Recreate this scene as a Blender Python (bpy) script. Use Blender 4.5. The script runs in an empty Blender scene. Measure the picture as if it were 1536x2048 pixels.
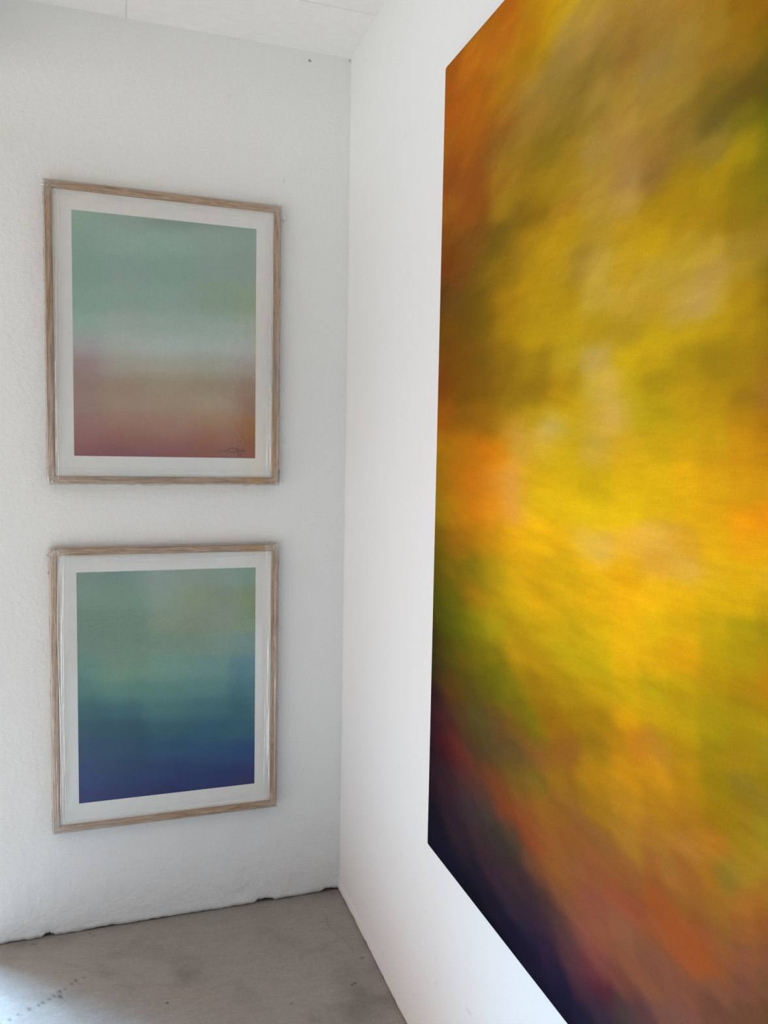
import bpy, bmesh, math, random
import numpy as np
from mathutils import Matrix, Vector

# ------------------------------------------------------------------ camera, sky, light
scene = bpy.context.scene
C = scene.collection
CAM = (-0.7033, -2.5076, 1.5)
YAW, PITCH, ROLL, FPX = 0.3232, 0.0774, 0.0184, 1585.37

def make_camera():
    cy, sy, cp, sp = math.cos(YAW), math.sin(YAW), math.cos(PITCH), math.sin(PITCH)
    f = Vector((sy*cp, cy*cp, -sp)); r = Vector((cy, -sy, 0)); u = r.cross(f)
    r2 = r*math.cos(ROLL) + u*math.sin(ROLL); u2 = -r*math.sin(ROLL) + u*math.cos(ROLL)
    cam = bpy.data.cameras.new('camera'); o = bpy.data.objects.new('camera', cam); C.objects.link(o)
    m = Matrix((r2, u2, -f)).transposed().to_4x4(); m.translation = Vector(CAM)
    o.matrix_world = m
    cam.sensor_fit = 'VERTICAL'; cam.sensor_height = 24.0; cam.lens = FPX/2048*24.0
    cam.clip_start = 0.02
    scene.camera = o
make_camera()

WEST = -1.13            # the open glazed side of the room, just outside the picture on the left
DOOR_Y0, DOOR_Y1, DOOR_TOP = -2.75, 0.0, 2.55

# daylight outside: (elevation from, to, azimuth north of west from, to, colour), degrees
SKY = [
    (-90, -25, -180, -20, (0.95, 0.95, 0.88)),
    (-90, -25, -20, 40, (1.25, 0.92, 0.68)),
    (-25, 0, -180, -20, (2.15, 1.96, 1.74)),
    (-25, 0, -20, 40, (1.7, 2.2, 2.6)),
    (0, 30, -20, 40, (1.1, 0.8, 0.75)),
    (0, 30, 40, 180, (2.5, 7, 11)),
    (30, 90, -180, -20, (1.65, 1.6, 1.6)),
    (30, 90, -20, 40, (2.3, 2, 1.8)),
    (30, 52, 40, 180, (3, 5.5, 8)),
    (52, 90, 40, 180, (58, 92, 132)),
]
world = bpy.data.worlds.new('daylight'); scene.world = world; world.use_nodes = True
wn, wl = world.node_tree.nodes, world.node_tree.links
wn.clear()
def wmath(op, a, b=None):
    m = wn.new('ShaderNodeMath'); m.operation = op
    for i, v in enumerate((a, b)):
        if v is None: continue
        if isinstance(v, (int, float)): m.inputs[i].default_value = v
        else: wl.new(v, m.inputs[i])
    return m.outputs[0]
def wstep(v, edge, soft=7.0):
    m = wn.new('ShaderNodeMapRange'); m.interpolation_type = 'SMOOTHSTEP'
    m.inputs['From Min'].default_value = edge-soft; m.inputs['From Max'].default_value = edge+soft
    wl.new(v, m.inputs['Value']); return m.outputs[0]
tc = wn.new('ShaderNodeTexCoord'); sx = wn.new('ShaderNodeSeparateXYZ'); wl.new(tc.outputs['Generated'], sx.inputs[0])
el = wmath('MULTIPLY', wmath('ARCSINE', sx.outputs['Z']), 57.2958)
az = wmath('MULTIPLY', wmath('ARCTAN2', sx.outputs['Y'], wmath('MULTIPLY', sx.outputs['X'], -1.0)), 57.2958)
acc = None
for e0, e1, a0, a1, colr in SKY:
    f = None
    for v, lo, hi in ((el, e0, e1), (az, a0, a1)):
        if lo > -90 or (v is az and lo > -180): 
            s = wstep(v, lo); f = s if f is None else wmath('MULTIPLY', f, s)
        if hi < 90 or (v is az and hi < 180 and hi != 90):
            s = wmath('SUBTRACT', 1.0, wstep(v, hi)); f = s if f is None else wmath('MULTIPLY', f, s)
    vm = wn.new('ShaderNodeVectorMath'); vm.operation = 'SCALE'; vm.inputs[0].default_value = colr
    if f is None: vm.inputs['Scale'].default_value = 1.0
    else: wl.new(f, vm.inputs['Scale'])
    if acc is None: acc = vm.outputs[0]
    else:
        ad = wn.new('ShaderNodeVectorMath'); ad.operation = 'ADD'; wl.new(acc, ad.inputs[0]); wl.new(vm.outputs[0], ad.inputs[1]); acc = ad.outputs[0]
bg = wn.new('ShaderNodeBackground'); bg.inputs['Strength'].default_value = 1.0
wl.new(acc, bg.inputs['Color'])
wo = wn.new('ShaderNodeOutputWorld'); wl.new(bg.outputs[0], wo.inputs[0])

def area(name, loc, rot, sxy, power, color, portal=False):
    l = bpy.data.lights.new(name, 'AREA'); l.shape = 'RECTANGLE'; l.size, l.size_y = sxy
    l.energy = power; l.color = color
    if portal: l.cycles.is_portal = True
    o = bpy.data.objects.new(name, l); o.location = loc; o.rotation_euler = rot; C.objects.link(o)
    return o
# the doorway guides the sky light into the room
area('doorway_daylight', (WEST-0.12, (DOOR_Y0+DOOR_Y1)/2, DOOR_TOP/2), (0, -math.pi/2, 0),
     (DOOR_TOP, DOOR_Y1-DOOR_Y0), 1, (1, 1, 1), portal=True)

scene.view_settings.view_transform = 'Standard'; scene.view_settings.look = 'None'
scene.view_settings.gamma = 1.0; scene.view_settings.use_curve_mapping = False
scene.view_settings.exposure = 0.0
scene.render.film_transparent = False
scene.cycles.use_denoising = True
scene.cycles.max_bounces = 14; scene.cycles.diffuse_bounces = 8; scene.cycles.glossy_bounces = 4
scene.cycles.transparent_max_bounces = 16; scene.cycles.sample_clamp_indirect = 6.0
scene.cycles.caustics_reflective = False; scene.cycles.caustics_refractive = False

H = 2.729               # ceiling height at the corner

# ------------------------------------------------------------------ helpers
def lattice(seed, n=256):
    return np.random.RandomState(seed).rand(n, n)
_lat = {}
def vnoise(x, y, seed=0):
    if seed not in _lat: _lat[seed] = lattice(seed)
    L = _lat[seed]; xi = np.floor(x).astype(int); yi = np.floor(y).astype(int)
    fx = x-xi; fy = y-yi; fx = fx*fx*(3-2*fx); fy = fy*fy*(3-2*fy)
    a = L[xi % 256, yi % 256]; b = L[(xi+1) % 256, yi % 256]
    c = L[xi % 256, (yi+1) % 256]; d = L[(xi+1) % 256, (yi+1) % 256]
    return (a*(1-fx)+b*fx)*(1-fy) + (c*(1-fx)+d*fx)*fy
def fbm(x, y, seed=0, octs=4):
    s = 0; a = 0.5; t = 0
    for k in range(octs):
        s = s + a*vnoise(x*2**k+17.3*k, y*2**k+5.1*k, seed+k); t += a; a *= 0.5
    return s/t - 0.5

def link_mesh(name, verts, faces, mats, parent=None, smooth=False, face_mat=None):
    me = bpy.data.meshes.new(name); me.from_pydata([tuple(map(float, v)) for v in verts], [], faces)
    for m in (mats if isinstance(mats, (list, tuple)) else [mats]): me.materials.append(m)
    if face_mat is not None: me.polygons.foreach_set('material_index', face_mat)
    if smooth: me.polygons.foreach_set('use_smooth', [True]*len(me.polygons))
    me.update()
    o = bpy.data.objects.new(name, me); C.objects.link(o)
    if parent: o.parent = parent
    return o

def grid_faces(nu, nv, off=0, flip=False):
    i, j = np.meshgrid(np.arange(nu-1), np.arange(nv-1), indexing='ij')
    a = (off+i*nv+j).ravel(); b = a+nv; c = b+1; d = a+1
    f = np.stack([a, b, c, d], 1)
    if flip: f = f[:, ::-1]
    return f.tolist()

def box_verts(x0, x1, y0, y1, z0, z1):
    v = [(x0,y0,z0),(x1,y0,z0),(x1,y1,z0),(x0,y1,z0),(x0,y0,z1),(x1,y0,z1),(x1,y1,z1),(x0,y1,z1)]
    f = [(0,3,2,1),(4,5,6,7),(0,1,5,4),(1,2,6,5),(2,3,7,6),(3,0,4,7)]
    return v, f
class MB:
    def __init__(s): s.v = []; s.f = []
    def box(s, *b):
        v, f = box_verts(*b); n = len(s.v); s.v += v; s.f += [tuple(i+n for i in q) for q in f]; return s
    def add(s, v, f):
        n = len(s.v); s.v += list(v); s.f += [tuple(i+n for i in q) for q in f]; return s

def set_color(o, cols, name='pigment'):
    at = o.data.color_attributes.new(name, 'FLOAT_COLOR', 'POINT')
    n = len(o.data.vertices); a = np.ones((n, 4), dtype=np.float32); a[:, :3] = cols
    at.data.foreach_set('color', a.ravel())
def set_float(o, vals, name):
    at = o.data.attributes.new(name, 'FLOAT', 'POINT'); at.data.foreach_set('value', np.asarray(vals, dtype=np.float32))

class Mat:
    def __init__(s, name):
        s.m = bpy.data.materials.new(name); s.m.use_nodes = True
        s.n = s.m.node_tree.nodes; s.l = s.m.node_tree.links
        s.b = s.n['Principled BSDF']; s.out = s.n['Material Output']
    def node(s, t, **kw):
        x = s.n.new(t)
        for k, v in kw.items():
            if hasattr(x, k): setattr(x, k, v)
            else: x.inputs[k.replace('_', ' ')].default_value = v
        return x
    def link(s, a, b): s.l.new(a, b)
    def noise(s, scale, detail=4, rough=0.55, vec=None, coord='Object', mapscale=None, rot=None):
        n = s.node('ShaderNodeTexNoise'); n.inputs['Scale'].default_value = scale
        n.inputs['Detail'].default_value = detail; n.inputs['Roughness'].default_value = rough
        t = s.node('ShaderNodeTexCoord'); src = t.outputs[coord]
        if mapscale or rot:
            mp = s.node('ShaderNodeMapping')
            if mapscale: mp.inputs['Scale'].default_value = mapscale
            if rot: mp.inputs['Rotation'].default_value = rot
            s.link(src, mp.inputs[0]); src = mp.outputs[0]
        s.link(vec or src, n.inputs['Vector'])
        return n
    def bump(s, height, strength, dist, prev=None):
        b = s.node('ShaderNodeBump'); b.inputs['Strength'].default_value = strength; b.inputs['Distance'].default_value = dist
        s.link(height, b.inputs['Height'])
        if prev: s.link(prev, b.inputs['Normal'])
        return b.outputs[0]
    def math(s, op, a, b=None, clamp=False):
        m = s.node('ShaderNodeMath'); m.operation = op; m.use_clamp = clamp
        for i, v in enumerate((a, b)):
            if v is None: continue
            if isinstance(v, (int, float)): m.inputs[i].default_value = v
            else: s.link(v, m.inputs[i])
        return m.outputs[0]
    def mix(s, fac, a, b, mode='MIX'):
        m = s.node('ShaderNodeMix'); m.data_type = 'RGBA'; m.blend_type = mode
        for i, v in ((0, fac), (6, a), (7, b)):
            if isinstance(v, (int, float)): m.inputs[i].default_value = v
            elif isinstance(v, tuple): m.inputs[i].default_value = (*v, 1) if len(v) == 3 else v
            else: s.link(v, m.inputs[i])
        return m.outputs[2]
    def ramp(s, fac, stops):
        r = s.node('ShaderNodeValToRGB'); el = r.color_ramp.elements
        el[0].position, el[0].color = stops[0][0], (*stops[0][1], 1)
        el[1].position, el[1].color = stops[-1][0], (*stops[-1][1], 1)
        for p, c in stops[1:-1]:
            q = el.new(p); q.color = (*c, 1)
        s.link(fac, r.inputs[0]); return r.outputs[0]

# ------------------------------------------------------------------ materials
def wall_material(name, base, grain, lumps):
    m = Mat(name)
    n = m.noise(1.3, 3)
    col = m.mix(n.outputs[0], tuple(c*0.985 for c in base), tuple(min(1, c*1.01) for c in base))
    at = m.node('ShaderNodeAttribute'); at.attribute_name = 'hole'
    col = m.mix(at.outputs['Fac'], col, (0.02, 0.02, 0.015))
    m.link(col, m.b.inputs['Base Color'])
    m.b.inputs['Roughness'].default_value = 0.72; m.b.inputs['Specular IOR Level'].default_value = 0.25
    g = m.noise(210, 3, 0.6); g2 = m.noise(62, 2, 0.5); g3 = m.noise(14, 3, 0.5)
    nb = m.bump(g3.outputs[0], lumps, 0.006)
    nb = m.bump(g2.outputs[0], grain, 0.0022, nb)
    nb = m.bump(g.outputs[0], grain, 0.0010, nb)
    m.link(nb, m.b.inputs['Normal'])
    return m.m
M_LEFT = wall_material('painted_plaster_rough', (0.785, 0.787, 0.772), 1.0, 0.35)
M_RIGHT = wall_material('painted_plaster_smooth', (0.83, 0.83, 0.82), 0.35, 0.12)
def plain(name, col, rough=0.6, spec=0.3):
    m = Mat(name); n = m.noise(30, 3)
    c = m.mix(n.outputs[0], tuple(v*0.94 for v in col), tuple(min(1, v*1.05) for v in col))
    m.link(c, m.b.inputs['Base Color']); m.b.inputs['Roughness'].default_value = rough
    m.b.inputs['Specular IOR Level'].default_value = spec
    return m.m
M_DARK_CORE = plain('dark_gap_core', (0.03, 0.027, 0.022), 0.95, 0.05)  # near-black wall core; darkness of the gap under the plaster is painted in
M_CEIL = plain('ceiling_paint', (0.90, 0.90, 0.885), 0.7, 0.2)
M_PAVING = plain('pale_paving', (0.55, 0.52, 0.47), 0.9)
M_DOORWOOD = plain('white_door_paint', (0.75, 0.75, 0.74), 0.4)

def concrete():
    m = Mat('polished_concrete')
    n1 = m.noise(2.6, 5, 0.6); n2 = m.noise(16, 5, 0.65, mapscale=(1, 2.4, 1), rot=(0, 0, 0.5)); n3 = m.noise(90, 3)
    c = m.ramp(n1.outputs[0], [(0.28, (0.225, 0.196, 0.172)), (0.5, (0.262, 0.236, 0.212)), (0.72, (0.30, 0.283, 0.264))])
    c = m.mix(0.5, c, m.ramp(n2.outputs[0], [(0.3, (0.215, 0.188, 0.166)), (0.7, (0.315, 0.292, 0.266))]))
    c = m.mix(0.12, c, m.ramp(n3.outputs[0], [(0.3, (0.12, 0.105, 0.092)), (0.7, (0.43, 0.40, 0.37))]))
    at = m.node('ShaderNodeAttribute'); at.attribute_name = 'stain'
    c = m.mix(at.outputs['Fac'], c, (0.055, 0.048, 0.044))
    m.link(c, m.b.inputs['Base Color'])
    rr = m.node('ShaderNodeMapRange'); rr.inputs['To Min'].default_value = 0.34; rr.inputs['To Max'].default_value = 0.5
    m.link(n2.outputs[0], rr.inputs['Value']); m.link(rr.outputs[0], m.b.inputs['Roughness'])
    m.b.inputs['Specular IOR Level'].default_value = 0.45
    nb = m.bump(n2.outputs[0], 0.25, 0.0015); nb = m.bump(n3.outputs[0], 0.12, 0.0006, nb)
    m.link(nb, m.b.inputs['Normal'])
    return m.m
M_FLOOR = concrete()

def oak():
    m = Mat('pale_oak')
    t = m.node('ShaderNodeTexCoord'); mp = m.node('ShaderNodeMapping')
    oi = m.node('ShaderNodeObjectInfo')
    cmb = m.node('ShaderNodeCombineXYZ'); m.link(m.math('MULTIPLY', oi.outputs['Random'], 9.0), cmb.inputs[0]); m.link(m.math('MULTIPLY', oi.outputs['Random'], 3.1), cmb.inputs[2])
    va = m.node('ShaderNodeVectorMath'); va.operation = 'ADD'
    m.link(t.outputs['Object'], va.inputs[0]); m.link(cmb.outputs[0], va.inputs[1])
    mp.inputs['Scale'].default_value = (1.0, 16, 16); mp.inputs['Rotation'].default_value = (0, 0, 0.0); m.link(va.outputs[0], mp.inputs[0])
    w = m.node('ShaderNodeTexNoise'); w.inputs['Scale'].default_value = 9; w.inputs['Detail'].default_value = 5; w.inputs['Distortion'].default_value = 0.6
    m.link(mp.outputs[0], w.inputs['Vector'])
    f = m.node('ShaderNodeTexNoise'); f.inputs['Scale'].default_value = 40; f.inputs['Detail'].default_value = 3
    m.link(mp.outputs[0], f.inputs['Vector'])
    c = m.ramp(w.outputs[0], [(0.34, (0.20, 0.115, 0.062)), (0.46, (0.40, 0.255, 0.155)), (0.58, (0.49, 0.335, 0.215)), (0.70, (0.57, 0.42, 0.29))])
    c = m.mix(m.ramp(f.outputs[0], [(0.35, (1, 1, 1)), (0.5, (0, 0, 0))]), c, (0.26, 0.155, 0.085))
    c = m.mix(0.12, c, (0.47, 0.32, 0.21))
    m.link(c, m.b.inputs['Base Color']); m.b.inputs['Roughness'].default_value = 0.55
    return m.m
M_OAK = oak()

def pigment_material(name, rough, spec, streaks, weave):
    m = Mat(name)
    at = m.node('ShaderNodeAttribute'); at.attribute_name = 'pigment'
    col = at.outputs['Color']
    if streaks:
        s1 = m.noise(26, 5, 0.65, mapscale=(1, 0.38, 1.5), rot=(0.45, 0, 0))
        s2 = m.noise(26, 5, 0.65, mapscale=(1, 0.38, 1.5), rot=(-0.55, 0, 0))
        t = m.node('ShaderNodeTexCoord'); sp = m.node('ShaderNodeSeparateXYZ'); m.link(t.outputs['Object'], sp.inputs[0])
        k = m.node('ShaderNodeMapRange'); k.inputs['From Min'].default_value = -0.25; k.inputs['From Max'].default_value = 0.35
        m.link(sp.outputs['Z'], k.inputs['Value'])
        s = m.node('ShaderNodeMix'); m.link(k.outputs[0], s.inputs[0]); m.link(s2.outputs[0], s.inputs[2]); m.link(s1.outputs[0], s.inputs[3])
        st = m.math('ADD', m.math('MULTIPLY', m.math('SUBTRACT', s.outputs[0], 0.5), streaks), 1.0)
        g = m.noise(420, 2, 0.6); gr = m.math('ADD', m.math('MULTIPLY', m.math('SUBTRACT', g.outputs[0], 0.5), 0.22), 1.0)
        f = m.math('MULTIPLY', st, gr)
    else:
        g = m.noise(330, 3, 0.7); s3 = m.noise(38, 4, 0.6)
        f = m.math('MULTIPLY', m.math('ADD', m.math('MULTIPLY', m.math('SUBTRACT', g.outputs[0], 0.5), 0.30), 1.0),
                   m.math('ADD', m.math('MULTIPLY', m.math('SUBTRACT', s3.outputs[0], 0.5), 0.16), 1.0))
    cb = m.node('ShaderNodeCombineColor')
    for i in range(3): m.link(f, cb.inputs[i])
    m.link(m.mix(1.0, col, cb.outputs[0], 'MULTIPLY'), m.b.inputs['Base Color'])
    m.b.inputs['Roughness'].default_value = rough; m.b.inputs['Specular IOR Level'].default_value = spec
    if weave:
        wv = m.noise(520, 2, 0.5); m.link(m.bump(wv.outputs[0], weave, 0.0006), m.b.inputs['Normal'])
    return m.m
M_CANVAS = pigment_material('oil_on_canvas', 0.65, 0.03, 0.5, 0.35)
M_PRINT = pigment_material('printed_paper', 0.85, 0.1, 0, 0)
M_PAPER = plain('white_paper_border', (0.80, 0.79, 0.76), 0.85, 0.1)
M_BACKING = plain('grey_backing_board', (0.35, 0.33, 0.30), 0.9)
M_TAB = plain('grey_felt_tab', (0.16, 0.14, 0.13), 0.9)
M_INK = plain('dark_ink', (0.085, 0.035, 0.025), 0.7)
M_INK2 = plain('violet_ink', (0.025, 0.02, 0.09), 0.7)
M_STRETCHER = plain('pine_stretcher', (0.55, 0.42, 0.28), 0.7)

def film():
    m = Mat('clear_plastic_film')
    m.n.remove(m.b)
    tr = m.node('ShaderNodeBsdfTransparent'); gl = m.node('ShaderNodeBsdfGlossy'); gl.inputs['Roughness'].default_value = 0.09
    di = m.node('ShaderNodeBsdfDiffuse'); di.inputs['Color'].default_value = (0.95, 0.95, 0.95, 1)
    tr.inputs['Color'].default_value = (0.985, 0.985, 0.98, 1)
    at = m.node('ShaderNodeAttribute'); at.attribute_name = 'crease_glint'
    ge = m.node('ShaderNodeNewGeometry'); vd = m.node('ShaderNodeVectorMath'); vd.operation = 'DOT_PRODUCT'
    m.link(ge.outputs['Normal'], vd.inputs[0]); m.link(ge.outputs['Incoming'], vd.inputs[1])
    cosv = m.math('ABSOLUTE', vd.outputs['Value'])
    fres = m.math('ADD', m.math('MULTIPLY', m.math('POWER', m.math('SUBTRACT', 1.0, cosv), 5.0), 0.9), 0.075, True)
    n = m.noise(60, 3, 0.6); nb = m.bump(n.outputs[0], 0.25, 0.001)
    m.link(nb, gl.inputs['Normal'])
    a = m.node('ShaderNodeMixShader'); m.link(m.math('ADD', fres, m.math('MULTIPLY', at.outputs['Fac'], 0.62), True), a.inputs[0])
    m.link(tr.outputs[0], a.inputs[1]); m.link(gl.outputs[0], a.inputs[2])
    b = m.node('ShaderNodeMixShader'); m.link(m.math('MULTIPLY', at.outputs['Fac'], 0.42, True), b.inputs[0])  # white mixed in along creases, painted glints on top of the real reflection
    m.link(a.outputs[0], b.inputs[1]); m.link(di.outputs[0], b.inputs[2])
    m.link(b.outputs[0], m.out.inputs[0])
    return m.m
M_FILM = film()

# ------------------------------------------------------------------ the room
def struct(o, label=None):
    o['kind'] = 'structure'
    if label: o['label'] = label
    return o

rng = np.random.RandomState(5)
def jag(x, seed, fine=260, amp=1.0):
    return (fbm(x*fine*0.25, x*0+3.3, seed, 3)*1.4 + fbm(x*40, x*0+7.7, seed+9, 3))*amp

def left_wall():
    xs = np.concatenate([np.linspace(WEST-0.02, -1.121, 3)[:-1], np.linspace(-1.12, 0.02, 330)])
    zs = np.concatenate([np.linspace(0, 0.09, 34)[:-1], np.linspace(0.09, 0.5, 100)[:-1], np.linspace(0.5, 2.55, 205)[:-1], np.linspace(2.55, 2.75, 60)])
    X, Z = np.meshgrid(xs, zs, indexing='ij')
    low = np.exp(-Z/0.22)
    disp = 0.0035*fbm(X*5, Z*5, 31, 3) + (0.0012+0.0035*low)*fbm(X*22, Z*22, 41, 4) + 0.0012*low*fbm(X*90, Z*90, 51, 2)
    near = np.exp(-np.abs(X)/0.03)
    disp += 0.0016*near*fbm(X*60, Z*22, 61, 3)
    # comb marks left by the plasterer's trowel, high on the wall
    for cx, cz, r0, a0, a1, k in ((-0.62, 2.36, 0.33, 0.15, 1.0, 1.0), (-0.83, 2.35, 0.30, 0.3, 1.25, 0.9), (-0.50, 2.35, 0.22, 0.2, 1.0, 0.6), (-0.42, 0.02, 0.20, 0.5, 1.7, 0.7)):
        R = np.hypot(X-cx, Z-cz); A = np.arctan2(Z-cz, X-cx)
        w = np.exp(-((R-r0)/0.028)**2)*np.clip((A-a0)*5, 0, 1)*np.clip((a1-A)*5, 0, 1)
        disp += -k*0.0006*w*np.sin(R*820+3*fbm(X*12, Z*12, 71, 2))
    # drips and blisters
    for i in range(70):
        px = rng.uniform(-1.1, 0); pz = abs(rng.normal(0, 0.28)) if i < 45 else rng.uniform(0, 2.7)
        s = rng.uniform(0.003, 0.007); disp += rng.uniform(-0.0012, 0.0016)*np.exp(-(((X-px)/s)**2+((Z-pz)/(s*rng.uniform(0.8, 2.2)))**2))
    Y = -disp
    # ragged lower edge, broken away in three places
    e = np.clip(0.0022 + jag(xs, 81, amp=0.0045), 0.0, 0.02)
    for c, w, h in ((-0.918, 0.016, 0.010), (-0.2628, 0.024, 0.008), (-0.235, 0.012, 0.005), (-0.032, 0.026, 0.0085), (-0.60, 0.02, 0.003), (-0.75, 0.03, 0.003)):
        e += h*np.exp(-((xs-c)/w)**4)*(0.8+0.5*np.random.RandomState(int(-c*1000)).rand(len(xs)))
    zz = zs.copy()
    Z2 = Z.copy()
    lowmask = np.clip(1-Z/0.09, 0, 1)
    Z2 = Z + e[:, None]*lowmask
    Y = Y + 0.004*np.exp(-(Z/0.006)**2)      # edge curls back
    nu, nv = X.shape
    V = np.stack([X, Y, Z2], -1).reshape(-1, 3)
    F = grid_faces(nu, nv)
    fm = [0]*len(F)
    # underside of the plaster coat
    n0 = len(V); under = np.stack([xs, np.full_like(xs, 0.022), e+0.0005], 1)
    V = np.concatenate([V, under])
    for i in range(nu-1): F.append((i*nv, n0+i, n0+i+1, (i+1)*nv)); fm.append(0)
    v, f = box_verts(WEST-0.02, 0.2, 0.022, 0.2, -0.05, 2.80); n1 = len(V)
    V = np.concatenate([V, np.array(v)]); F += [tuple(i+n1 for i in q) for q in f]; fm += [1]*6
    o = link_mesh('wall_left', V, F, [M_LEFT, M_DARK_CORE], smooth=True, face_mat=fm)
    hole = np.zeros(len(V))
    for hx, hz, s, k in ((-0.1341, 2.7013, 0.0028, 1.4), (-0.1305, 2.6985, 0.0022, 0.6), (-0.3807, 2.5574, 0.004, 0.10), (-0.003, 1.632, 0.002, 0.9), (-0.004, 2.722, 0.004, 0.5)):
        hole[:nu*nv] += k*np.exp(-(((V[:nu*nv, 0]-hx)/s)**2+((V[:nu*nv, 2]-hz)/s)**2))
    for i in range(26):
        hx, hz = rng.uniform(-1.1, 0), rng.uniform(0, 2.6)**1.0
        if i > 12: hz = rng.uniform(0.02, 0.2)
        hole[:nu*nv] += rng.uniform(0.1, 0.35)*np.exp(-(((V[:nu*nv, 0]-hx)/0.0022)**2+((V[:nu*nv, 2]-hz)/0.0022)**2))
    set_float(o, np.clip(hole, 0, 1), 'hole')
    return struct(o, 'white plastered wall with two framed prints hung on it')
left_wall()

def right_wall():
    ys = np.concatenate([np.linspace(0.02, -1.0, 340)[:-1], np.linspace(-1.0, -4.6, 180)])
    zs = np.concatenate([np.linspace(0, 0.05, 26)[:-1], np.linspace(0.05, 0.6, 60)[:-1], np.linspace(0.6, 2.75, 90)])
    Y, Z = np.meshgrid(ys, zs, indexing='ij')
    disp = 0.0022*fbm(Y*3, Z*3, 131, 3) + 0.0007*fbm(Y*26, Z*26, 141, 3)
    # a low band of thicker plaster along the foot of the wall that dies away from the corner
    fade = np.clip(1-(-Y)/0.62, 0, 1)
    disp += 0.0032*fade*(1/(1+np.exp((Z-0.034-0.01*(-Y))/0.0035)))
    disp += 0.0014*np.exp(-((Z-0.075+0.35*(-Y-0.015))/0.0022)**2)*np.exp(-((-Y-0.06)/0.055)**2)
    e = np.clip(0.0006 + jag(ys, 181, amp=0.0028), 0.0, 0.02)
    e += np.clip(vnoise(ys*26, ys*0, 191)-0.78, 0, 1)*0.018
    Z2 = Z + e[:, None]*np.clip(1-Z/0.05, 0, 1)
    X = -disp + 0.003*np.exp(-(Z/0.005)**2)
    nu, nv = X.shape
    V = np.stack([X, Y, Z2], -1).reshape(-1, 3); F = grid_faces(nu, nv); fm = [0]*len(F)
    n0 = len(V); V = np.concatenate([V, np.stack([np.full_like(ys, 0.02), ys, e+0.0003], 1)])
    for i in range(nu-1): F.append((i*nv, n0+i, n0+i+1, (i+1)*nv)); fm.append(0)
    v, f = box_verts(0.02, 0.2, -4.75, 0.2, -0.05, 2.80); n1 = len(V)
    V = np.concatenate([V, np.array(v)]); F += [tuple(i+n1 for i in q) for q in f]; fm += [1]*6
    o = link_mesh('wall_right', V, F, [M_RIGHT, M_DARK_CORE], smooth=True, face_mat=fm)
    hole = np.zeros(len(V))
    r = np.random.RandomState(8)
    pts = [(-0.835, 2.29, .0022, .25)] + [(r.uniform(-1.5, 0), r.uniform(0.1, 0.6), .0030, r.uniform(.05, .16)) for i in range(26)]
    for hy, hz, s, k in pts:
        hole[:nu*nv] += k*np.exp(-(((V[:nu*nv, 1]-hy)/s)**2+((V[:nu*nv, 2]-hz)/s)**2))
    set_float(o, np.clip(hole, 0, 1), 'hole')
    return struct(o, 'smooth white wall carrying the large yellow canvas')
right_wall()

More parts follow.
